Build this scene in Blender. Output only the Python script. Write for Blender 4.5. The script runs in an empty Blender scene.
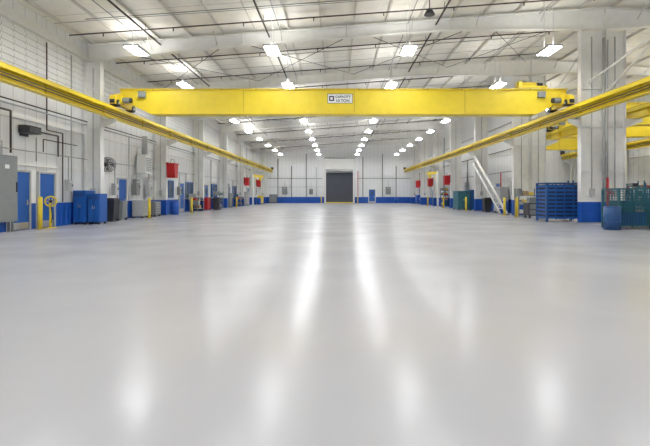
import bpy, math, random, bmesh
from mathutils import Vector
random.seed(4)
scene=bpy.context.scene
scene.view_settings.view_transform='Standard'
scene.view_settings.look='None'
scene.view_settings.exposure=0.0

# ---------------------------------------------------------------- materials
def mat(name,col,rough=0.5,metal=0.0,noise=0.05,scale=3.0,emit=None,stripe=None):
    m=bpy.data.materials.new(name); m.use_nodes=True
    nt=m.node_tree; b=nt.nodes['Principled BSDF']
    b.inputs['Roughness'].default_value=rough; b.inputs['Metallic'].default_value=metal
    tc=nt.nodes.new('ShaderNodeTexCoord')
    nz=nt.nodes.new('ShaderNodeTexNoise'); nz.inputs['Scale'].default_value=scale; nz.inputs['Detail'].default_value=4
    nt.links.new(tc.outputs['Object'],nz.inputs['Vector'])
    mx=nt.nodes.new('ShaderNodeMix'); mx.data_type='RGBA'
    c=(col[0],col[1],col[2],1); d=tuple(max(0,v*(1-noise*2)) for v in col)+(1,)
    mx.inputs['A'].default_value=d; mx.inputs['B'].default_value=c
    mr=nt.nodes.new('ShaderNodeMapRange'); mr.inputs['From Min'].default_value=0.3; mr.inputs['From Max'].default_value=0.6
    nt.links.new(nz.outputs['Fac'],mr.inputs['Value']); nt.links.new(mr.outputs['Result'],mx.inputs['Factor'])
    out=mx.outputs['Result']
    if stripe:
        axis,period,width,dark=stripe
        sp=nt.nodes.new('ShaderNodeSeparateXYZ'); nt.links.new(tc.outputs['Object'],sp.inputs[0])
        md=nt.nodes.new('ShaderNodeMath'); md.operation='PINGPONG'; md.inputs[1].default_value=period/2
        nt.links.new(sp.outputs[axis],md.inputs[0])
        lt=nt.nodes.new('ShaderNodeMath'); lt.operation='LESS_THAN'; lt.inputs[1].default_value=width
        nt.links.new(md.outputs[0],lt.inputs[0])
        m2=nt.nodes.new('ShaderNodeMix'); m2.data_type='RGBA'
        nt.links.new(out,m2.inputs['A']); m2.inputs['B'].default_value=tuple(v*dark for v in col)+(1,)
        nt.links.new(lt.outputs[0],m2.inputs['Factor']); out=m2.outputs['Result']
    nt.links.new(out,b.inputs['Base Color'])
    if emit:
        b.inputs['Emission Color'].default_value=(emit[0],emit[1],emit[2],1); b.inputs['Emission Strength'].default_value=emit[3]
    return m
WH=(0.89,0.90,0.90)
MW=mat('wall_white_panel',WH,0.5,stripe=('Y',0.6,0.014,0.66),noise=0.02)
MWX=mat('wall_white_panel_x',WH,0.5,stripe=('X',0.6,0.012,0.72),noise=0.02)
MCEIL=mat('ceiling_liner',(0.88,0.86,0.80),0.6,stripe=('Y',1.9,0.02,0.62),noise=0.03)
MST=mat('steel_white_paint',(0.88,0.88,0.85),0.45,noise=0.03)
MPUR=mat('purlin_paint',(0.66,0.64,0.59),0.5,noise=0.03)
MYE=mat('crane_yellow',(0.90,0.69,0.04),0.38,noise=0.03)
MYD=mat('crane_yellow_dark',(0.50,0.34,0.02),0.5)
MBL=mat('wainscot_blue',(0.01,0.10,0.50),0.4,noise=0.06)
MBD=mat('door_blue',(0.012,0.11,0.44),0.4,noise=0.04)
MCB=mat('cabinet_blue',(0.02,0.09,0.27),0.4,noise=0.06)
MTE=mat('teal_paint',(0.03,0.14,0.19),0.45,noise=0.08)
MGR=mat('grey_paint',(0.26,0.28,0.28),0.45,noise=0.04)
MLG=mat('light_grey_paint',(0.50,0.51,0.51),0.45,noise=0.04)
MDK=mat('dark_metal',(0.035,0.035,0.045),0.5,noise=0.08)
MPI=mat('pipe_dark',(0.05,0.04,0.035),0.5,noise=0.08)
MRD=mat('red_paint',(0.52,0.015,0.015),0.4,noise=0.05)
MCH=mat('bright_steel',(0.6,0.6,0.62),0.3,metal=0.9)
MGL=mat('glass_pane',(0.08,0.12,0.17),0.1)
MRU=mat('rollup_door_grey',(0.08,0.09,0.115),0.5,stripe=('Z',0.3,0.02,0.6))
MPL=mat('label_white',(0.85,0.86,0.86),0.5,noise=0.01)
MWD=mat('wood_pallet',(0.45,0.30,0.16),0.7,noise=0.12)
MBR=mat('cardboard',(0.42,0.29,0.17),0.8)
MLAMP=mat('lamp_lens',(1,1,1),0.5,emit=(0.97,0.98,1.0,45.0))
MUP=mat('added_ceiling_uplight',(1,1,1),0.5,emit=(1.0,0.985,0.95,17.0))  # glow added on top of the fixtures to brighten the ceiling

# floor epoxy
mf=bpy.data.materials.new('epoxy_floor'); mf.use_nodes=True
nt=mf.node_tree; b=nt.nodes['Principled BSDF']
tc=nt.nodes.new('ShaderNodeTexCoord')
n1=nt.nodes.new('ShaderNodeTexNoise'); n1.inputs['Scale'].default_value=0.6; n1.inputs['Detail'].default_value=5
r1=nt.nodes.new('ShaderNodeMapRange'); r1.inputs['From Min'].default_value=0.3; r1.inputs['From Max'].default_value=0.7
r1.inputs['To Min'].default_value=0.19; r1.inputs['To Max'].default_value=0.27
mx=nt.nodes.new('ShaderNodeMix'); mx.data_type='RGBA'
mx.inputs['A'].default_value=(0.49,0.49,0.515,1); mx.inputs['B'].default_value=(0.53,0.53,0.555,1)
nt.links.new(tc.outputs['Object'],n1.inputs['Vector'])
nt.links.new(n1.outputs['Fac'],r1.inputs['Value']); nt.links.new(r1.outputs[0],b.inputs['Roughness'])
nt.links.new(n1.outputs['Fac'],mx.inputs['Factor']); nt.links.new(mx.outputs['Result'],b.inputs['Base Color'])
b.inputs['Specular IOR Level'].default_value=0.45

# ---------------------------------------------------------------- mesh builder
class M:
    def __init__(s): s.v=[];s.f=[];s.m=[];s.ml=[];s.sm=[]
    def mi(s,m):
        if m not in s.ml: s.ml.append(m)
        return s.ml.index(m)
    def face(s,idx,m,smooth=False):
        s.f.append(idx); s.m.append(s.mi(m)); s.sm.append(smooth)
    def box(s,x0,x1,y0,y1,z0,z1,m):
        if x0>x1:x0,x1=x1,x0
        if y0>y1:y0,y1=y1,y0
        n=len(s.v)
        s.v+=[(x0,y0,z0),(x1,y0,z0),(x1,y1,z0),(x0,y1,z0),(x0,y0,z1),(x1,y0,z1),(x1,y1,z1),(x0,y1,z1)]
        for q in ((0,3,2,1),(4,5,6,7),(0,1,5,4),(1,2,6,5),(2,3,7,6),(3,0,4,7)):
            s.face(tuple(n+i for i in q),m)
    def cyl(s,p0,p1,r,m,seg=12,r2=None):
        p0=Vector(p0);p1=Vector(p1); r2=r if r2 is None else r2
        d=(p1-p0).normalized(); a=Vector((0,0,1)) if abs(d.z)<0.9 else Vector((1,0,0))
        u=d.cross(a).normalized(); w=d.cross(u).normalized(); n=len(s.v)
        for p,rr in ((p0,r),(p1,r2)):
            for i in range(seg):
                t=2*math.pi*i/seg; s.v.append(tuple(p+u*math.cos(t)*rr+w*math.sin(t)*rr))
        for i in range(seg):
            j=(i+1)%seg; s.face((n+i,n+seg+i,n+seg+j,n+j),m,True)
        s.face(tuple(n+i for i in range(seg)),m); s.face(tuple(n+seg+i for i in reversed(range(seg))),m)
    def ring(s,c,axis,R,r,m,seg=24):
        pts=[]
        for i in range(seg):
            t=2*math.pi*i/seg; a,b2=R*math.cos(t),R*math.sin(t)
            o=[0,0,0]; o[(axis+1)%3]=a; o[(axis+2)%3]=b2
            pts.append(Vector(c)+Vector(o))
        for i in range(seg): s.cyl(pts[i],pts[(i+1)%seg],r,m,6)
    def prism(s,poly,axis,a0,a1,m):
        n=len(s.v);k=len(poly)
        for a in (a0,a1):
            for (p,q) in poly:
                s.v.append({'y':(p,a,q),'x':(a,p,q),'z':(p,q,a)}[axis])
        for i in range(k):
            j=(i+1)%k; s.face((n+i,n+j,n+k+j,n+k+i),m)
        s.face(tuple(n+i for i in reversed(range(k))),m); s.face(tuple(n+k+i for i in range(k)),m)
    def path(s,pts,r,m,seg=8):
        for a,b2 in zip(pts[:-1],pts[1:]): s.cyl(a,b2,r,m,seg)
    def obj(s,name,loc=(0,0,0),rz=0,bevel=0,parent=None):
        me=bpy.data.meshes.new(name); me.from_pydata(s.v,[],s.f)
        for m in s.ml: me.materials.append(m)
        for i,p in enumerate(me.polygons): p.material_index=s.m[i]; p.use_smooth=s.sm[i]
        bm=bmesh.new(); bm.from_mesh(me); bmesh.ops.recalc_face_normals(bm,faces=bm.faces); bm.to_mesh(me); bm.free()
        o=bpy.data.objects.new(name,me); scene.collection.objects.link(o)
        o.location=loc; o.rotation_euler=(0,0,rz)
        if bevel:
            md=o.modifiers.new('bevel','BEVEL'); md.width=bevel; md.segments=2; md.limit_method='ANGLE'
        if parent: o.parent=parent
        return o

# ---------------------------------------------------------------- shell
XL=-11.75; XR=12.6; YF=70.0; YN=-8.0; XB=24.0; YB=44.0
RID=12.45
def zc(x):
    return 8.4+0.073*(x+11.5) if x<=RID else 8.4+0.073*(RID+11.5)-0.073*(x-RID)
m=M(); m.box(XL-0.2,XB+0.2,YN-0.2,YF+0.2,-0.2,0,mf); m.obj('floor')
m=M()
m.prism([(XL-0.2,zc(XL-0.2)),(RID,zc(RID)),(XB+0.2,zc(XB+.2)),(XB+0.2,zc(XB+.2)+0.15),(RID,zc(RID)+0.15),(XL-0.2,zc(XL-0.2)+0.15)],'y',YN-0.2,YF+0.2,MCEIL)
m.obj('ceiling')
m=M(); m.box(XL-0.2,XL,YN,YF,0,zc(XL),MW)
z=5.6
while z<7.5:
    m.box(XL,XL+0.05,YN,YF,z,z+0.12,MW); z+=0.24
m.box(XL,XL+0.18,YN,YF,7.55,7.68,MST); m.box(XL,XL+0.05,YN,YF,7.68,8.0,MST)
m.box(XL,XL+0.10,YN,YF,4.1,4.2,MST); m.box(XL,XL+0.10,YN,YF,2.4,2.47,MST)
m.obj('wall_left')
m=M(); m.prism([(XL-.2,0),(XR+.15,0),(XR+.15,zc(XR+.15)),(RID,zc(RID)),(XL-.2,zc(XL-.2))],'y',YF,YF+0.2,MWX)
m.box(XL,XR,YF-0.1,YF,4.3,4.42,MST); m.box(XL,XR,YF-0.1,YF,6.4,6.52,MST)
m.obj('wall_far')
m=M(); m.prism([(XL-.2,0),(XB+.2,0),(XB+.2,zc(XB+.2)),(RID,zc(RID)),(XL-.2,zc(XL-.2))],'y',YN-0.2,YN,MWX); m.obj('wall_near')
m=M(); m.box(XR,XR+0.15,28.6,YF,0,zc(XR+.15),MW)
m.box(XR-0.1,XR,28.6,YF,4.3,4.4,MST); m.box(XR-0.1,XR,28.6,YF,2.4,2.47,MST)
m.obj('wall_right')
m=M(); m.box(XB,XB+0.2,YN,YB,0,zc(XB),MW); m.box(XB-.1,XB,YN,YB,4.3,4.4,MST);m.obj('wall_side_bay')
m=M(); m.prism([(XR+.15,0),(XB,0),(XB,zc(XB)),(XR+.15,zc(XR+.15))],'y',YB,YB+0.2,MWX); m.obj('wall_side_bay_end')

doorsL=[(15.35,16.35),(16.85,17.78),(22.95,23.85),(31.9,32.8),(38.0,38.9),(46.0,47.0),(56,57)]
def rib(m,axis,w,a0,a1,z0,z1,sgn,mt):
    a=a0; p=[(w,a0)]
    while a+0.3<=a1:
        p+=[(w+sgn*0.02,a+0.02),(w+sgn*0.02,a+0.10),(w+sgn*0.045,a+0.14),(w+sgn*0.045,a+0.24),(w+sgn*0.02,a+0.28)]
        a+=0.3
    p+=[(w+sgn*0.02,a1),(w,a1)]
    if axis=='x': p=[(q,r) for r,q in p]
    m.prism(p,'z',z0,z1,mt)
def base(name,axis,w,a0,a1,sgn,gaps):
    m=M(); cur=a0
    for g in sorted(gaps)+[(a1,a1)]:
        if g[0]-0.1>cur:
            rib(m,axis,w,cur,g[0]-0.1,0,0.98,sgn,MBL)
        cur=g[1]+0.1
    m.obj(name)
base('baseboard_left','y',XL,YN,YF,1,doorsL)
doorsR=[(33,33.9),(45,46),(55,56)]
base('baseboard_right','y',XR,28.6,YF,-1,doorsR)
base('baseboard_far','x',YF,XL+.1,XR-.1,-1,[(-1.9,2.7),(5.2,6.2)])
base('baseboard_side_bay','y',XB,YN,YB,-1,[])
base('baseboard_side_bay_end','x',YB,XR+.2,XB-.1,-1,[])

def door(n,loc,rz,w=0.92,h=2.15,win=False,mt=MBD):
    m=M(); t=0.07
    m.box(-w/2-t,-w/2,-0.10,0,0,h+t,MLG); m.box(w/2,w/2+t,-0.10,0,0,h+t,MLG); m.box(-w/2,w/2,-0.10,0,h,h+t,MLG)
    m.box(-w/2,w/2,-0.06,0,0.01,h,mt)
    m.box(-w/2+0.03,w/2-0.03,-0.07,-0.06,0.03,0.28,MCH)
    m.cyl((w/2-0.09,-0.06,1.0),(w/2-0.09,-0.13,1.0),0.02,MCH); m.cyl((w/2-0.09,-0.12,1.0),(w/2-0.24,-0.12,1.0),0.013,MCH)
    m.box(w/2-0.12,w/2-0.06,-0.065,-0.06,0.92,1.12,MCH)
    for zz in (0.3,1.07,1.85): m.cyl((-w/2,-0.075,zz-0.05),(-w/2,-0.075,zz+0.05),0.015,MCH)
    if win: m.box(-0.2,0.2,-0.068,-0.06,1.35,1.85,MGL)
    m.obj('door_%d'%n,loc,rz,0.004)
L90=math.pi/2; R90=-math.pi/2
k=1
for i,(a,c) in enumerate(doorsL):
    door(k,(XL+.002,(a+c)/2,0),L90,c-a-0.06,win=(i>2)); k+=1
for a,c in doorsR: door(k,(XR-.002,(a+c)/2,0),R90,c-a-0.06,win=True); k+=1
door(k,(5.7,YF-.002,0),0,0.95,win=True); k+=1

def window(n,loc,rz,w,h):
    m=M(); f=0.07
    m.box(-w/2,w/2,-0.05,0,0,h,MGL)
    for s in (-1,1): m.box(s*w/2-f/2,s*w/2+f/2,-0.09,0,-f,h+f,MBD)
    m.box(-w/2,w/2,-0.09,0,-f,0,MBD); m.box(-w/2,w/2,-0.09,0,h,h+f,MBD)
    m.box(-0.025,0.025,-0.08,0,0,h,MBD); m.box(-w/2-.08,w/2+.08,-0.14,0,-f-.03,-f,MLG)
    m.obj('window_%d'%n,loc,rz)
for i,(y,w) in enumerate([(29.9,1.6),(34.0,1.5),(36.4,1.5),(41,1.6),(49,1.8)]): window(i+1,(XL+.002,y,1.15),L90,w,1.1)

# far roll-up door
m=M(); x0,x1,h=-1.8,2.6,4.9
m.box(x0,x1,YF-0.10,YF-0.001,0.0,h,MRU)
for i in range(16): m.box(x0,x1,YF-0.13,YF-0.10,0.06+i*0.3,0.06+i*0.3+0.2,MRU)
m.box(x0,x1,YF-0.16,YF-0.10,0,0.14,MYE)
m.obj('door_%d'%(k))
m=M()
m.box(x0-.25,x0,YF-0.6,YF-0.001,0,7.2,MST); m.box(x1,x1+.25,YF-0.6,YF-.001,0,7.2,MST)
m.box(x0,x1,YF-0.6,YF-0.11,5.0,7.2,MST); m.cyl((x0,YF-.85,5.25),(x1,YF-.85,5.25),0.24,MLG,16)
m.box(x0-.3,x1+.3,YF-0.7,YF-.001,7.2,7.3,MGR)
for xx in (x0-.27,x1+.25): m.box(xx,xx+.02,YF-.66,YF-.6,0,7.2,MGR)
m.obj('trim_1')

# ---------------------------------------------------------------- columns & rafters
FR=[12.4-7.6,12.4,20.0,27.6,35.2,42.8,50.4,58.0,65.6]
def column(x_in,x_out,y,ztop,sgn,railx,name,bracket=True):
    m=M(); fw=0.15; tf=0.03
    for z0,z1,mt in ((0.03,0.98,MBL),(0.98,ztop-0.02,MST)):
        m.box(x_in,x_out,y-0.012,y+0.012,z0,z1,mt)
        m.box(x_in,x_in-sgn*tf,y-fw,y+fw,z0,z1,mt)
        m.box(x_out,x_out-sgn*tf,y-fw,y+fw,z0,z1,mt)
    a,bb=sorted((x_in-sgn*0.08,x_out+sgn*0.02))
    m.box(a,bb,y-0.2,y+0.2,0,0.03,MGR)
    for zz in (2.4,4.45,6.2):
        m.box(x_in,x_out,y-0.1,y+0.1,zz,zz+0.02,MST)
    xm=(x_in+x_out)/2; m.cyl((xm,y-.04,1.2),(xm,y-.04,ztop-.3),.022,MLG,6); m.box(xm-.1,xm+.1,y-.13,y-.012,1.25,1.6,MLG)
    if bracket:
        xe=railx-sgn*0.16; zb=4.83
        m.prism([(x_in,zb),(xe,zb),(xe,zb-0.14),(x_in,zb-0.42)],'y',y-0.012,y+0.012,MST)
        m.box(x_in,xe,y-0.12,y+0.12,zb-0.02,zb,MST)
        m.box(railx+sgn*0.19,x_in,y-0.04,y+0.04,5.3,5.36,MYE)
    return m.obj(name)
RLX=-10.42; RRX=10.88
def raft(xa,xb,da,db,y):
    m=M()
    ga=zc(xa)-0.14; gb=zc(xb)-0.14; dm=0.5
    lo=[(xa,ga-da),(xa+(xb-xa)*0.3,(ga+(gb-ga)*0.3)-dm),(xa+(xb-xa)*0.7,(ga+(gb-ga)*0.7)-dm),(xb,gb-db)]
    m.prism([(xa,ga),*lo,(xb,gb)],'y',y-0.012,y+0.012,MST)
    for (p,q),(r,s) in zip(lo[:-1],lo[1:]):
        m.prism([(p,q-0.03),(r,s-0.03),(r,s),(p,q)],'y',y-0.14,y+0.14,MST)
    m.prism([(xa,ga-0.03),(xb,gb-0.03),(xb,gb),(xa,ga)],'y',y-0.14,y+0.14,MST)
    for (p,q) in lo[1:3]: m.box(p-0.02,p+0.02,y-0.13,y+0.13,q,zc(p)-0.17,MST)
    for i in range(1,8):
        x=xa+(xb-xa)*i/8; zl=(ga+(gb-ga)*i/8)-0.5
        for s in(-1,1): m.cyl((x,y+s*0.1,zl+.04),(x,y+s*0.65,zc(x)-0.14),0.018,MPUR,5)
    m.obj('roof_rafter')
for y in FR:
    column(-10.95,XL+0.06,y,7.5,-1,RLX,'steel_column')
    column(11.3,12.35,y,8.95,1,RRX,'steel_column')
    if y<28: column(12.46,13.35,y,8.95,1,0,'steel_column',bracket=False)
    raft(XL+0.2,RID-0.02,0.72,1.0,y)
    if y<YB: raft(RID+0.02,XB-0.05,1.0,0.6,y)
m=M(); x=XL+0.5
while x<XB-0.3:
    if abs(x-RID)>0.1:
        yE=YF if x<XR else YB
        z=zc(x)
        m.box(x-0.015,x+0.015,YN,yE,z-0.13,z+0.01,MPUR); m.box(x-0.015,x+0.06,YN,yE,z-0.135,z-0.12,MPUR)
    x+=1.5
m.obj('trim_2')
m=M()
for a,c in ((20.0,27.6),(35.2,42.8),(50.4,58.0)):
    for xa,xb in ((-11,-5),(-5,1),(1,7),(7,12)):
        m.cyl((xa,a+.2,zc(xa)-.3),(xb,c-.2,zc(xb)-.3),.014,MPI,6); m.cyl((xb,a+.2,zc(xb)-.33),(xa,c-.2,zc(xa)-.33),.014,MPI,6)
m.obj('roof_rod_bracing')
m=M()
for y in [f+3.8 for f in FR if f<66]:
    for dy in (-1.2,1.2): m.cyl((XL+.3,y+dy,zc(XL+.3)-.16),(RID-.2,y+dy,zc(RID-.2)-.16),.012,MGR,5)
m.obj('purlin_strapping')
m=M()
for px in (-8.2,-3.15,4.6):
    z=zc(px)-0.35; m.cyl((px,YN+.1,z),(px,YF-0.1,z),0.040,MPI,8)
for y in [f-1.6 for f in FR]+[f+2.3 for f in FR if f<66]:
    m.cyl((XL+0.3,y,zc(XL+.3)-0.27),(RID-0.3,y,zc(RID-.3)-0.27),0.030,MPI,8)
    for px in (-8.2,-3.15,4.6): m.cyl((px,y,zc(px)-0.36),(px,y,zc(px)-.01),0.012,MPI,6)
    for i in range(8):
        x=-10+i*3; m.cyl((x,y,zc(x)-.30),(x,y,zc(x)-.42),.025,MPI,6)
m.obj('sprinkler_piping')
m=M()
for px in (-8.9,-2.6,3.3,9.4):
    z=zc(px)-0.2; m.cyl((px,YN+.1,z),(px,YF-0.1,z),0.018,MGR,6)
for y in (17.1,23,35,47,59): m.cyl((-10,y,zc(-10)-.22),(11,y,zc(11)-.22),.018,MGR,6)
m.obj('lighting_conduit')

# ---------------------------------------------------------------- crane runway
def runway(xc,name,y0,y1,sgn):
    m=M()
    m.box(xc-0.14,xc+0.14,y0,y1,4.85,4.88,MYE); m.box(xc-0.016,xc+0.016,y0,y1,4.88,5.34,MYE)
    m.box(xc-0.18,xc+0.18,y0,y1,5.34,5.37,MYE)
    for s in (-1,1): m.box(xc+s*0.155,xc+s*0.18,y0,y1,5.22,5.34,MYE)
    m.box(xc-0.03,xc+0.03,y0,y1,5.37,5.44,MYD)
    y=y0+0.4
    while y<y1:
        m.box(xc-0.12,xc+0.12,y-0.006,y+0.006,4.88,5.34,MYE); y+=3.8
    for zz in (4.98,5.08): m.box(xc+sgn*0.10,xc+sgn*0.13,y0,y1,zz,zz+0.03,MDK)
    m.box(xc-0.2,xc+0.2,y1-0.1,y1,5.37,5.75,MDK)
    m.obj(name)
runway(RLX,'crane_runway_beam',YN+.1,YF-.9,1)
runway(RRX,'crane_runway_beam',YN+.1,YF-.9,-1)
runway(13.95,'crane_runway_beam',YN+.1,YB-.5,1)
runway(22.8,'crane_runway_beam',YN+.1,YB-.5,-1)
for y in (12.4,20.0,27.6,35.2,42.8):
    m=M(); m.box(23.3,23.6,y-.012,y+.012,0.03,8.5,MST); m.box(23.28,23.3,y-.13,y+.13,0.03,8.5,MST); m.box(23.6,23.62,y-.13,y+.13,.03,8.5,MST)
    m.box(23.2,23.7,y-.18,y+.18,0,.03,MGR); m.prism([(23.3,4.83),(22.6,4.83),(22.6,4.7),(23.3,4.4)],'y',y-.1,y+.1,MST)
    m.obj('steel_column')
    m=M(); xo=13.36 if y<28 else 12.78
    m.prism([(xo,4.83),(14.15,4.83),(14.15,4.7),(xo,4.4)],'y',y-.1,y+.1,MST); m.obj('crane_beam_bracket')

def crane(xa,xb,y,name,sign=False,D=0.12):
    root=bpy.data.objects.new(name,None); scene.collection.objects.link(root); root.location=(0,y,0)
    m=M(); g=0.26
    poly=[(xa+.0,5.80+D),(xa+.0,6.25+D),(xb+0.15,6.25+D),(xb+0.15,5.80+D),(xb-1.3,5.10+D),(xa+1.5,5.10+D)]
    m.prism(poly,'y',-g,g,MYE)
    m.box(xa-0.02,xb+0.17,-g-0.08,g+0.08,6.24+D,6.285+D,MYE)
    m.box(xa+1.5,xb-1.3,-g-0.07,g+0.07,5.06+D,5.105+D,MYE)
    for (pa,pb) in (((xa+.0,5.80+D),(xa+1.5,5.10+D)),((xb-1.3,5.10+D),(xb+.15,5.80+D))):
        m.prism([pa,pb,(pb[0],pb[1]-.04),(pa[0],pa[1]-.04)],'y',-g-.07,g+.07,MYE)
    for s in (0.25,0.5,0.75):   # splice seams
        xs=xa+(xb-xa)*s+0.6; m.box(xs-.012,xs+.012,-g-.006,-g,5.12+D,6.22+D,MYD)
    # walkway-side cable clip line
    for s in range(12):
        xs=xa+1.6+s*(xb-xa-3.2)/11; m.box(xs-.03,xs+.03,-g-.09,-g-.07,6.22+D,6.27+D,MYD)
    m.box(xa+0.3,xb-0.3,-0.04,0.04,6.285+D,6.345+D,MYD)
    m.obj('bridge_girder',parent=root,bevel=0.006)
    m=M(); m.box(xa+.5,xb-.5,.34,.38,6.0,6.04,MDK)
    for i in range(6): m.box(xa+1+i*3.6,xa+1.05+i*3.6,.26,.34,6.0,6.04,MDK)
    m.obj('festoon_track',parent=root)
    for xx,s in ((xa,1),(xb,-1)):
        m=M()
        m.box(xx-0.14,xx+0.14,-1.0,1.0,5.55,5.92,MYE)
        m.prism([(-1.0,5.92),(1.0,5.92),(.5,6.12),(-.5,6.12)],'x',xx-.12,xx+.12,MYE)
        for yy in (-.75,.75): m.cyl((xx-0.18,yy,5.62),(xx+0.18,yy,5.62),0.17,MDK,18); m.cyl((xx-0.2,yy,5.62),(xx+0.2,yy,5.62),0.06,MCH,10)
        for yy in (-1.0,1.0): m.box(xx-0.1,xx+0.1,yy-0.06,yy+0.06,5.58,5.75,MDK)
        m.cyl((xx+s*0.2,-0.55,5.78),(xx+s*0.68,-0.55,5.78),0.12,MDK,14)
        m.cyl((xx+s*0.3,-0.55,5.78),(xx+s*0.6,-0.55,5.78),0.135,MGR,14)
        m.box(xx+s*0.14,xx+s*0.28,-0.72,-0.38,5.6,5.95,MYE)
        m.box(xx+s*0.9,xx+s*1.25,-0.42,-0.26,5.98,6.26,MGR)
        m.obj('end_truck',parent=root,bevel=0.008)
    m=M(); cx=xb-1.5; Z=.1
    for s in(-1,1): m.box(cx-0.7,cx+0.7,s*0.3,s*0.36,6.34+Z,6.44+Z,MYE)
    m.box(cx-0.7,cx-0.62,-0.3,0.3,6.34+Z,6.44+Z,MYE); m.box(cx+0.62,cx+0.7,-0.3,0.3,6.34+Z,6.44+Z,MYE)
    m.cyl((cx-0.45,0,6.56+Z),(cx+0.3,0,6.56+Z),0.13,MYE,18); m.cyl((cx+0.3,0,6.56+Z),(cx+0.6,0,6.56+Z),0.10,MDK,16)
    m.box(cx-0.6,cx-0.45,-0.2,0.2,6.42+Z,6.7+Z,MYE)
    m.path([(cx-0.1,0.42,6.5),(cx-0.1,0.42,5.9)],0.012,MDK,6); m.box(cx-0.2,cx,0.36,0.5,5.6,5.9,MYE)
    m.ring((cx-0.1,0.42,5.52),1,0.07,0.02,MDK,12)
    m.obj('hoist_trolley',parent=root)
    if sign:
        m=M(); m.box(-0.44,0.74,-0.275,-0.268,5.73,6.15,MPL); m.box(-0.46,0.76,-0.27,-0.266,5.71,6.17,MDK)
        m.box(-0.38,-0.14,-0.279,-0.275,5.82,6.06,MDK); m.box(-0.32,-0.20,-0.282,-0.279,5.88,6.00,MPL)
        m.obj('capacity_plate',parent=root)
        for txt,sz,px,pz in (('CAPACITY',0.155,-0.08,5.97),('10 TON',0.19,-0.06,5.77)):
            cu=bpy.data.curves.new('lettering','FONT'); cu.body=txt; cu.size=sz; cu.extrude=0.001; cu.offset=0.004
            to=bpy.data.objects.new('lettering',cu); scene.collection.objects.link(to); to.parent=root
            to.rotation_euler=(math.pi/2,0,0); to.location=(px,-0.277,pz); cu.materials.append(MDK)
    return root
crane(RLX,RRX,20.95,'overhead_bridge_crane',True)
crane(13.95,22.8,24.0,'overhead_bridge_crane')
crane(13.95,22.8,29.0,'overhead_bridge_crane')
crane(13.95,22.8,37.0,'overhead_bridge_crane')

# ---------------------------------------------------------------- lamps
def lamp(x,y,z):
    m=M()
    m.box(-0.30,0.30,-0.6,0.6,0.02,0.09,MLG); m.box(-0.27,0.27,-0.57,0.57,0.0,0.02,MLAMP)
    m.prism([(-0.27,0.09),(0.27,0.09),(0.12,0.12),(-0.12,0.12)],'y',-0.5,0.5,MUP)  # added emissive strip, throws extra light upward
    for s in (-1,1): m.box(s*0.3-0.01,s*0.3+0.01,-0.6,0.6,-0.02,0.11,MLG)
    for s in (-1,1): m.cyl((0,s*.4,0.12),(0,s*.4,zc(x)-z-.02),0.010,MCH,6)
    m.obj('high_bay_light',(x,y,z))
y=18.7-5.95*4
while y<68:
    for x in (-8.7,-2.8,3.1,9.2): lamp(x,y,7.55)
    y+=5.95
for y in (0,8,14,20.5,26,33,40):
    for x in (16.2,20.8): lamp(x,y,7.9)

# ---------------------------------------------------------------- objects
def cabinet(name,loc,rz,w,d,h,mt,drawers=0,legs=0.1):
    m=M(); m.box(-w/2,w/2,-d/2,d/2,legs,h,mt)
    for sx in(-1,1):
        for sy in(-1,1): m.box(sx*(w/2-.06)-.04,sx*(w/2-.06)+.04,sy*(d/2-.06)-.04,sy*(d/2-.06)+.04,0,legs,MDK)
    if drawers:
        hh=(h-legs-0.06)/drawers
        for i in range(drawers):
            z0=legs+0.03+i*hh; m.box(-w/2+.03,w/2-.03,-d/2-.02,-d/2,z0+.01,z0+hh-.01,mt); m.box(-w/2+.15,w/2-.15,-d/2-.045,-d/2-.02,z0+hh-.06,z0+hh-.035,MCH)
    else:
        for s in (-1,1):
            a,c=(0.008,w/2-.03) if s>0 else (-w/2+.03,-0.008)
            m.box(a,c,-d/2-.02,-d/2,legs+.03,h-.03,mt)
            for i in range(4): m.box((a+c)/2-.1,(a+c)/2+.1,-d/2-.026,-d/2-.02,h-.14-i*.035,h-.125-i*.035,MDK)
            m.box(s*.04-.012,s*.04+.012,-d/2-.05,-d/2-.02,h*.5,h*.5+.14,MCH)
    return m.obj(name,loc,rz,0.006)
def drum(loc,mt,name='steel_drum'):
    m=M(); m.cyl((0,0,0),(0,0,.88),.285,mt,24)
    for z in (.015,.3,.58,.865): m.ring((0,0,z),2,.285,.015,mt,24)
    m.cyl((.15,0,.88),(.15,0,.9),.03,MDK); m.cyl((-.15,.05,.88),(-.15,.05,.895),.02,MDK)
    return m.obj(name,loc)
def bollard(loc,h=1.1):
    m=M(); m.cyl((0,0,0.015),(0,0,h),.075,MYE,18); m.cyl((0,0,h),(0,0,h+.04),.075,MYE,18,.03); m.box(-.14,.14,-.14,.14,0,.015,MYD)
    for a in(-1,1):
        for c in(-1,1): m.cyl((a*.11,c*.11,.015),(a*.11,c*.11,.035),.015,MDK,6)
    return m.obj('bollard',loc)
def trash(loc,mt,w=.6,h=1.1):
    m=M(); a=w/2
    m.prism([(-a*.82,.1),(a*.82,.1),(a,h-.12),(-a,h-.12)],'y',-a*.9,a*.9,mt)
    m.box(-a*1.06,a*1.06,-a,a,h-.12,h-.06,mt); m.prism([(-a,h-.06),(a,h-.06),(a*.7,h),(-a*.7,h)],'y',-a*.9,a*.9,mt)
    for s in(-1,1): m.cyl((s*a*.6,a*.8,.08),(s*a*.9,a*.8,.08),.08,MDK,14)
    m.box(-a*.7,a*.7,-a*.8,-a*.6,0,.1,mt)
    return m.obj('wheeled_trash_bin',loc,0,.01)
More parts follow.
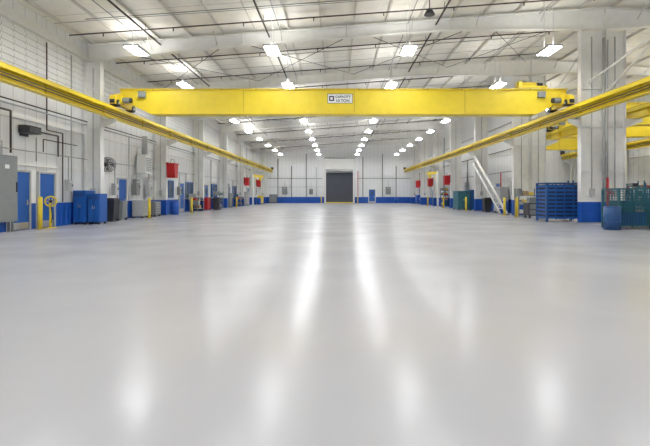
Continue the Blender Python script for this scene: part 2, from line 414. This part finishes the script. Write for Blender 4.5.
def bench(loc,rz,w=1.8,mt=MCB):
    m=M(); m.box(-w/2,w/2,-.38,.38,.84,.9,MWD)
    for sx in(-1,1):
        for sy in(-1,1): m.box(sx*(w/2-.08)-.03,sx*(w/2-.08)+.03,sy*.3-.03,sy*.3+.03,0,.84,mt)
    m.box(-w/2+.05,w/2-.05,-.3,.3,.2,.24,mt); m.box(-w/2+.1,-w/2+.55,-.34,.3,.5,.84,mt)
    m.box(-w/2+.13,-w/2+.52,-.36,-.34,.68,.82,MLG); m.box(-w/2,w/2,.34,.38,.9,1.4,mt)
    m.box(.1,.45,-.15,.2,.9,1.12,MGR); m.box(-.5,-.2,-.1,.2,.9,1.05,MRD); m.box(0.0,.5,-.2,.2,.24,.5,MBR)
    m.cyl((w/2-.25,-.2,.9),(w/2-.25,-.2,1.02),.05,MGR); m.box(w/2-.32,w/2-.18,-.34,-.08,1.0,1.1,MGR)
    return m.obj('workbench',loc,rz)
def shelf(loc,rz,w=1.6,h=2.1,mt=MCB):
    m=M()
    for sx in(-1,1):
        for sy in(-1,1): m.box(sx*w/2-.03,sx*w/2+.03,sy*.28-.03,sy*.28+.03,0,h,mt)
    cols=[MBR,MGR,MRD,MYE,MLG,MTE,MPL,MDK]
    for z in (.15,.7,1.25,1.8):
        if z>h-.1: continue
        m.box(-w/2,w/2,-.3,.3,z,z+.04,mt); x=-w/2+.06
        while x<w/2-.35:
            ww=random.uniform(.15,.35); hh=random.uniform(.15,.42 if z<1.7 else .25)
            m.box(x,x+ww,-.22,.22,z+.04,z+.04+hh,random.choice(cols)); x+=ww+.05
    return m.obj('shelving_unit',loc,rz)
def wirecrate(loc,rz,w,d,h,mt,slat=MCB):
    m=M()
    for sx in(-1,1):
        for sy in(-1,1):
            m.box(sx*w/2-.03,sx*w/2+.03,sy*d/2-.03,sy*d/2+.03,0,h,mt)
    for z in (.12,h/2,h-.04):
        for s in(-1,1):
            m.box(-w/2,w/2,s*d/2-.02,s*d/2+.02,z,z+.05,mt); m.box(s*w/2-.02,s*w/2+.02,-d/2,d/2,z,z+.05,mt)
    m.box(-w/2,w/2,-d/2,d/2,.12,.15,mt)
    n=int(w/.1)
    for i in range(n):
        x=-w/2+w*(i+.5)/n
        for s in(-1,1): m.box(x-.008,x+.008,s*d/2-.006,s*d/2+.006,.15,h,mt)
    n=int(d/.1)
    for i in range(n):
        y=-d/2+d*(i+.5)/n
        for s in(-1,1): m.box(s*w/2-.006,s*w/2+.006,y-.008,y+.008,.15,h,mt)
    z=.25
    while z<h:
        for s in(-1,1): m.box(-w/2,w/2,s*d/2-.006,s*d/2+.006,z-.008,z+.008,mt); m.box(s*w/2-.006,s*w/2+.006,-d/2,d/2,z-.008,z+.008,mt)
        z+=.1
    m.box(-w/2+.1,w/2-.1,-d/2+.1,d/2-.1,.15,h*.42,slat); m.box(-w/2+.15,w*.1,-d/2+.15,d/2-.15,h*.42,h*.7,MTE)
    m.box(w*.12,w/2-.12,-d/2+.15,d/2-.15,h*.42,h*.55,MGR)
    return m.obj('wire_mesh_crate',loc,rz)
def epanel(loc,rz,w,h,d,mt=MGR,name='electrical_panel',legs=False):
    m=M(); m.box(-w/2,w/2,-d,0,0,h,mt); m.box(-w/2+.03,w/2-.03,-d-.02,-d,.03,h-.03,mt)
    m.box(w/2-.1,w/2-.06,-d-.05,-d-.02,h*.45,h*.6,MDK); m.box(-.1,.1,-d-.024,-d-.02,h*.8,h*.86,MPL)
    m.cyl((0,-d/2,h),(0,-d/2,h+(1.0 if h<2 else .5)),.03,MLG,8)
    if legs:
        for s in(-1,1): m.box(s*w/2-.03,s*w/2+.03,-d/2-.03,-d/2+.03,-loc[2],0,mt)
        m.box(-w/2+.02,-w/2+.05,-d-.035,-d-.02,.05,h-.05,MDK)
    return m.obj(name,loc,rz,.006)

# left side near
epanel((XL+0.06,14.75,.37),L90,1.0,2.3,.36,legs=True)
bollard((-11.35,16.45,0),1.2)
m=M(); m.cyl((0,0,0),(0,0,1.0),.04,MYE); m.box(-.2,.2,-.15,.15,0,.03,MYE)
m.ring((0,-.12,1.05),1,.19,.035,MYE,20); m.ring((0,-.06,1.05),1,.19,.02,MYE,20); m.cyl((0,0,1.05),(0,-.16,1.05),.06,MDK,14)
for i in range(6):
    t=i*math.pi/3; m.cyl((0,-.12,1.05),(.19*math.cos(t),-.12,1.05+.19*math.sin(t)),.012,MYE,6)
m.path([(0,-.14,.88),(.05,-.14,.5),(.02,-.12,.2)],.015,MDK)
m.obj('hose_reel_stand',(-11.3,16.95,0),math.radians(40))
cabinet('storage_cabinet',(-11.32,19.25,0),0,.56,.7,1.5,MBD)
cabinet('storage_cabinet',(-10.73,19.28,0),0,.52,.62,1.36,MBD)
trash((-11.2,21.3,0),MDK,.62,1.15)
trash((-11.2,22.2,0),MGR,.55,1.0)
m=M()
m.cyl((0,-.85,0),(0,-.15,0),.02,MDK); m.box(-.08,.08,-.87,-.83,-.15,.15,MDK)
m.cyl((0,-.15,0),(0,0.05,0),.08,MDK,16)
for yy in (0.02,0.18):
    for R in (.36,.28,.2,.12): m.ring((0,yy,0),1,R,.009,MDK,20)
for i in range(16):
    t=i*math.pi/8; c,s=math.cos(t),math.sin(t)
    m.path([(c*.08,.2,s*.08),(c*.36,.18,s*.36),(c*.36,.02,s*.36),(c*.08,0,s*.08)],.006,MDK,5)
for i in range(4):
    t=i*math.pi/2; c,s=math.cos(t),math.sin(t)
    n=len(m.v); m.v+=[(c*.05,.08,s*.05),(c*.3-s*.1,.06,s*.3+c*.1),(c*.3+s*.09,.13,s*.3-c*.09)]; m.face((n,n+1,n+2),MGR)
m.obj('wall_fan',(-11.2,20.9,2.78),0)
m=M(); m.box(-.32,.32,-.2,.2,0,.26,MDK)
for i in range(5): m.box(-.29,.29,-.23,-.20,.03+i*.04,.045+i*.04,MGR)
m.box(-.28,.28,-.02,.25,.26,.29,MDK); m.box(-.2,.2,.2,.25,-.1,.3,MDK)
m.obj('unit_heater',(XL+.26,16.1,3.6),L90)
m=M(); o=XL+.14
m.path([(o,15.3,2.8),(o,15.3,4.3),(o,14.0,4.3),(o,14.0,5.6)],.035,MPI)
m.path([(o,18.2,1.0),(o,18.2,3.9),(o,17.2,3.9),(o,17.2,7.4)],.025,MPI)
m.path([(o,17.9,2.9),(o,17.9,3.75),(o,16.6,3.75)],.03,MPI); m.path([(o,19.2,3.5),(o,17.0,3.5),(o,17.0,3.0)],.02,MPI)
m.path([(o,16.6,2.6),(o,16.6,3.5)],.02,MGR); m.path([(o,18.8,1.0),(o,18.8,7.4)],.03,MLG)
m.path([(o,13,4.55),(o,YF-1,4.55)],.03,MLG); m.path([(o,13,4.7),(o,YF-1,4.7)],.025,MPI)
m.path([(o,13,2.95),(o,YF-1,2.95)],.02,MLG)
for yy in (14.0,21,24.0,28.7,33.05,37.4,39.6,43.9,48,52,55.3,60,64):
    m.path([(o,yy,1.0),(o,yy,random.choice([4.55,2.95,7.4]))],random.choice([.03,.04]),random.choice([MLG,MPI,MGR]))
m.obj('electrical_conduit')
for (yy,zz,w,h,mt) in ((18.45,1.45,.3,.5,MLG),(22.3,1.3,.35,.6,MLG),(24.7,1.3,.5,.9,MGR),(26.3,1.2,.5,1.0,MLG),(31.4,1.3,.4,.6,MGR),(45.35,1.3,.7,1.2,MGR),(51.2,1.3,.6,1.0,MLG),(61,1.3,.6,1.0,MGR)):
    epanel((XL+.14,yy,zz),L90,w,h,.18,mt,'junction_box')
m=M(); m.box(-.45,.45,-.5,0,0,1.1,MPL); m.cyl((0,-.25,1.1),(0,-.25,2.2),.16,MLG,16)
for i in range(8): m.box(-.36,.36,-.52,-.5,.15+i*.1,.2+i*.1,MGR)
m.obj('air_handler',(XL+.18,25.3,2.55),L90)
def bucket(loc,rz):
    m=M()
    m.prism([(-.26,0),(.26,0),(.34,.85),(-.34,.85)],'y',-.6,-.1,MRD); m.box(-.38,.38,-.64,-.06,.85,.93,MRD)
    m.box(-.05,.05,-.1,0,.2,1.0,MDK); m.path([(-.34,-.35,.9),(-.2,-.35,1.2),(.2,-.35,1.2),(.34,-.35,.9)],.015,MDK)
    m.obj('hoist_chain_bucket',loc,rz,.01)
for y in (27.6,50.4,58.0): bucket((-10.91,y,2.4),L90)
for y in (42.8,50.4,58.0): bucket((11.26,y,2.3),R90)
cabinet('tool_cabinet',(-11.2,24.6,0),L90,.9,.6,1.0,MLG,5)
cabinet('tool_cabinet',(-11.2,26.2,0),L90,.8,.6,.9,MGR,5)
drum((-10.8,28.6,0),MBL)
bollard((-10.6,24.3,0)); bollard((-10.6,31.4,0)); bollard((-10.6,45.4,0))
bench((-11.15,34.2,0),L90,1.6,MGR); cabinet('tool_cabinet',(-11.2,36.6,0),L90,1.0,.6,1.1,MRD,6)
shelf((-11.2,40.6,0),L90,1.2,1.7,MGR)
cabinet('storage_cabinet',(-11.2,44.3,0),L90,1.0,.6,1.5,MGR)
trash((-10.5,37.6,0),MDK); bench((-11.15,49,0),L90,2.0); cabinet('storage_cabinet',(-11.2,52.9,0),L90,1.0,.6,1.7,MLG)
drum((-10.9,60,0),MBL); cabinet('tool_cabinet',(-11.2,63,0),L90,1.6,.6,1.2,MYE,4)
def jib(loc,rz,L=2.6):
    m=M(); m.cyl((0,0,.03),(0,0,3.9),.11,MST,16); m.cyl((0,0,0),(0,0,.03),.28,MST,18)
    m.box(-L,0.1,-.05,.05,3.6,3.63,MYE); m.box(-L,0.1,-.01,.01,3.63,3.85,MYE); m.box(-L,.1,-.05,.05,3.85,3.88,MYE)
    m.path([(0,0,2.8),(-L*.45,0,3.6)],.03,MYE)
    m.box(-L*.7-.12,-L*.7+.12,-.1,.1,3.2,3.58,MYE); m.path([(-L*.7,0,3.2),(-L*.7,0,2.3)],.01,MDK); m.ring((-L*.7,0,2.22),1,.07,.018,MDK,12)
    return m.obj('jib_crane',loc,rz)
jib((10.9,46.5,0),math.radians(-75)); jib((-10.6,54.2,0),math.radians(250))
# ---------------- right side
m=M()
m.cyl((11.05,27.95,.05),(11.05,34.85,4.6),.09,MST,12); m.cyl((11.05,29.1,.03),(11.05,34.95,3.9),.06,MST,12)
for i in range(1,12):
    t=i/12; m.cyl((11.05,27.95+6.9*t,.05+4.55*t),(11.05,29.1+5.85*t,.03+3.87*t),.025,MST,6)
m.box(10.85,11.2,27.8,29.3,0,.06,MGR)
m.obj('diagonal_brace')
m=M(); m.cyl((11.9,20.2,8.6),(11.9,27.4,4.9),.03,MST,8); m.cyl((11.9,20.2,4.9),(11.9,27.4,8.6),.03,MST,8)
m.cyl((11.9,12.6,8.6),(11.9,19.8,5.5),.05,MST,8); m.cyl((11.6,12.6,7.6),(11.6,19.8,6.5),.05,MST,8); m.obj('rod_bracing')
m=M(); m.path([(12.2,19.7,1.0),(12.2,19.7,8.5)],.045,MLG); m.path([(12.40,19.7,.3),(12.40,19.7,2.1)],.055,MRD); m.cyl((12.40,19.7,0),(12.40,19.7,.3),.09,MRD)
m.path([(12.4,19.7,2.1),(12.4,19.7,8.4)],.03,MLG)
m.cyl((12.40,19.7,1.4),(12.40,19.5,1.4),.06,MRD); m.ring((12.40,19.47,1.4),1,.12,.018,MRD,16)
m.obj('standpipe')
def slatrack(loc,w,d,h):
    m=M()
    for sx in(-1,1):
        for sy in(-1,1): m.box(sx*w/2-.05,sx*w/2+.05,sy*d/2-.05,sy*d/2+.05,0,h,MCB)
    m.box(-w/2+.06,w/2-.06,-d/2+.06,d/2-.06,.15,h-.1,MDK)  # dark core: shade between the slats put into its colour
    z=.15
    while z<h-.1: m.box(-w/2,w/2,-d/2-.03,-d/2+.01,z,z+.1,MBD); m.box(-w/2-.03,-w/2+.01,-d/2,d/2,z,z+.1,MBD); m.box(w/2-.01,w/2+.03,-d/2,d/2,z,z+.1,MCB); z+=.19
    for i in (1,2,3): m.box(-w/2+w*i/4-.02,-w/2+w*i/4+.02,-d/2-.05,-d/2,.1,h,MCB)
    m.box(-w/2-.05,w/2+.05,-d/2-.05,d/2+.05,h-.06,h,MCB)
    return m.obj('slatted_steel_container',loc)
slatrack((11.0,21.3,0),1.7,1.0,1.9)
m=M(); m.box(-.42,.42,-.35,.35,.15,.85,MDK); m.box(-.44,.44,-.37,.37,.85,.9,MGR)
for sx in(-1,1):
    for sy in(-1,1): m.cyl((sx*.34-.03,sy*.28,.08),(sx*.34+.03,sy*.28,.08),.08,MDK,14); m.box(sx*.34-.02,sx*.34+.02,sy*.28-.02,sy*.28+.02,.1,.16,MCH)
m.path([(-.4,.35,.9),(-.4,.35,1.2),(.4,.35,1.2),(.4,.35,.9)],.02,MCH); m.box(-.3,.1,-.2,.2,.9,1.15,MGR); m.box(-.38,.38,-.36,-.35,.2,.48,MGR); m.box(-.38,.38,-.36,-.35,.52,.8,MGR)
m.obj('tool_cart',(11.1,24.3,0),0,.006)
wirecrate((11.25,16.75,0),0,1.2,1.0,1.55,MTE)
wirecrate((12.9,17.2,0),0,1.2,1.0,1.6,MTE,MTE)
drum((10.3,16.1,0),MCB)
wirecrate((13.1,15.3,0),0,1.2,1.0,1.3,MTE)
m=M()
for i in range(6): m.box(-.6+i*.21,-.6+i*.21+.15,-.5,.5,.11,.13,MWD)
for x in (-.55,0,.5): m.box(x-.05,x+.05,-.5,.5,0,.11,MWD)
m.box(-.55,-.02,-.4,.4,.13,.62,MGR); m.box(.03,.55,-.4,.4,.13,.5,MLG); m.box(-.57,0,-.42,.42,.6,.65,MDK)
m.obj('loaded_pallet',(13.3,18.6,0))
bollard((10.7,25.6,0)); bollard((10.6,27.2,0))
cabinet('storage_cabinet',(12.05,31.6,0),R90,1.2,.6,1.9,MLG)
cabinet('storage_locker',(10.85,37.5,0),0,1.05,1.6,1.65,MTE); cabinet('storage_locker',(11.85,37.5,0),0,.85,1.6,1.75,MCB)
bench((12.0,40.5,0),R90,2.0,MGR); cabinet('tool_cabinet',(12.1,44,0),R90,1.0,.6,1.1,MRD,6); shelf((12.1,48.3,0),R90)
cabinet('storage_cabinet',(12.1,52.6,0),R90,1.2,.6,1.9,MCB); bench((12.0,60,0),R90,2.2); cabinet('tool_cabinet',(12.1,64,0),R90,1.6,.6,1.3,MBL,4)
drum((11.6,29.9,0),MBL); bollard((10.8,36.0,0)); bollard((10.8,43.6,0)); bollard((10.8,51.2,0))
trash((11.5,33.0,0),MDK); shelf((11.6,26.3,0),0,1.2,1.7,MGR)
m=M(); o=XR-.14
for yy in (30,32.7,36.5,39,41,44.5,46.7,50,54,57,61.8,65): m.path([(o,yy,1.0),(o,yy,random.choice([4.6,3.0,8.0]))],random.choice([.03,.045]),random.choice([MLG,MPI,MRD,MGR]))
m.path([(o,29,4.6),(o,YF-1,4.6)],.03,MPI); m.path([(o,29,3.0),(o,YF-1,3.0)],.02,MGR); m.path([(o,29,6.5),(o,YF-1,6.5)],.05,MLG)
m.obj('electrical_conduit')
for (yy,zz,w,h,mt) in ((30,1.3,.6,1.0,MGR),(36.3,1.3,.5,1.0,MLG),(41,1.7,.6,.8,MGR),(46.8,1.3,.5,1.1,MLG),(54,1.3,.6,1.0,MGR),(61.8,1.3,.6,1.0,MGR)):
    epanel((XR-.14,yy,zz),R90,w,h,.2,mt,'junction_box')
shelf((15.5,26.5,0),0,2.2,2.2); shelf((18,27,0),0,2.2,2.2,MTE); shelf((15.2,33,0),0,2.4,2.2); shelf((18.5,33,0),0,2.4,2.2,MGR)
shelf((23.1,33,0),R90,2.4,2.2); cabinet('storage_cabinet',(20.5,38,0),0,1.6,.7,2,MCB); wirecrate((14.8,21.5,0),0,1.2,1.0,1.4,MTE); wirecrate((16.8,22.5,0),0,1.2,1.0,1.0,MTE)
# far wall conduit & fittings
m=M(); o=YF-.16
for x,z,mt in ((-9.6,7.2,MPI),(-7.4,6.0,MPI),(-5.0,8,MPI),(-3.3,5.8,MLG),(4.2,7.5,MPI),(7.4,8,MPI),(9.6,6,MPI),(3.4,5.2,MRD)): m.path([(x,o,1.0),(x,o,z)],.05,mt)
m.path([(-11.2,o,4.0),(-2.4,o,4.0)],.045,MGR); m.path([(3.2,o,4.0),(12.3,o,4.0)],.045,MGR); m.path([(-11.2,o,2.6),(-2.4,o,2.6)],.03,MLG)
m.obj('electrical_conduit')
for x,w,h in ((-8.5,.8,1.2),(-4.2,.6,.9),(8.3,.8,1.2)): epanel((x,YF-.22,1.4),0,w,h,.2,MGR,'junction_box')
cabinet('storage_cabinet',(-10.3,69.3,0),0,1.2,.6,1.4,MGR); bollard((-2.5,68.6,0)); bollard((3.3,68.6,0)); drum((9.5,69,0),MBL)
m=M(); m.cyl((0,0,.0),(0,0,.22),.22,MDK,20,.1); m.cyl((0,0,.22),(0,0,.99),.02,MDK); m.obj('ceiling_speaker',(3.7,17.2,zc(3.7)-1.0))

# ---------------------------------------------------------------- world & camera
w=bpy.data.worlds.new('world'); scene.world=w; w.use_nodes=True
w.node_tree.nodes['Background'].inputs[0].default_value=(0.9,0.95,1,1); w.node_tree.nodes['Background'].inputs[1].default_value=0.5
cd=bpy.data.cameras.new('camera'); cam=bpy.data.objects.new('camera',cd); scene.collection.objects.link(cam)
cam.location=(0,0,1.3); cam.rotation_euler=(math.pi/2,0,0)
cd.sensor_width=36; cd.lens=430/650*36; cd.shift_x=-12/650; cd.shift_y=-28/650; cd.clip_end=300
scene.camera=cam
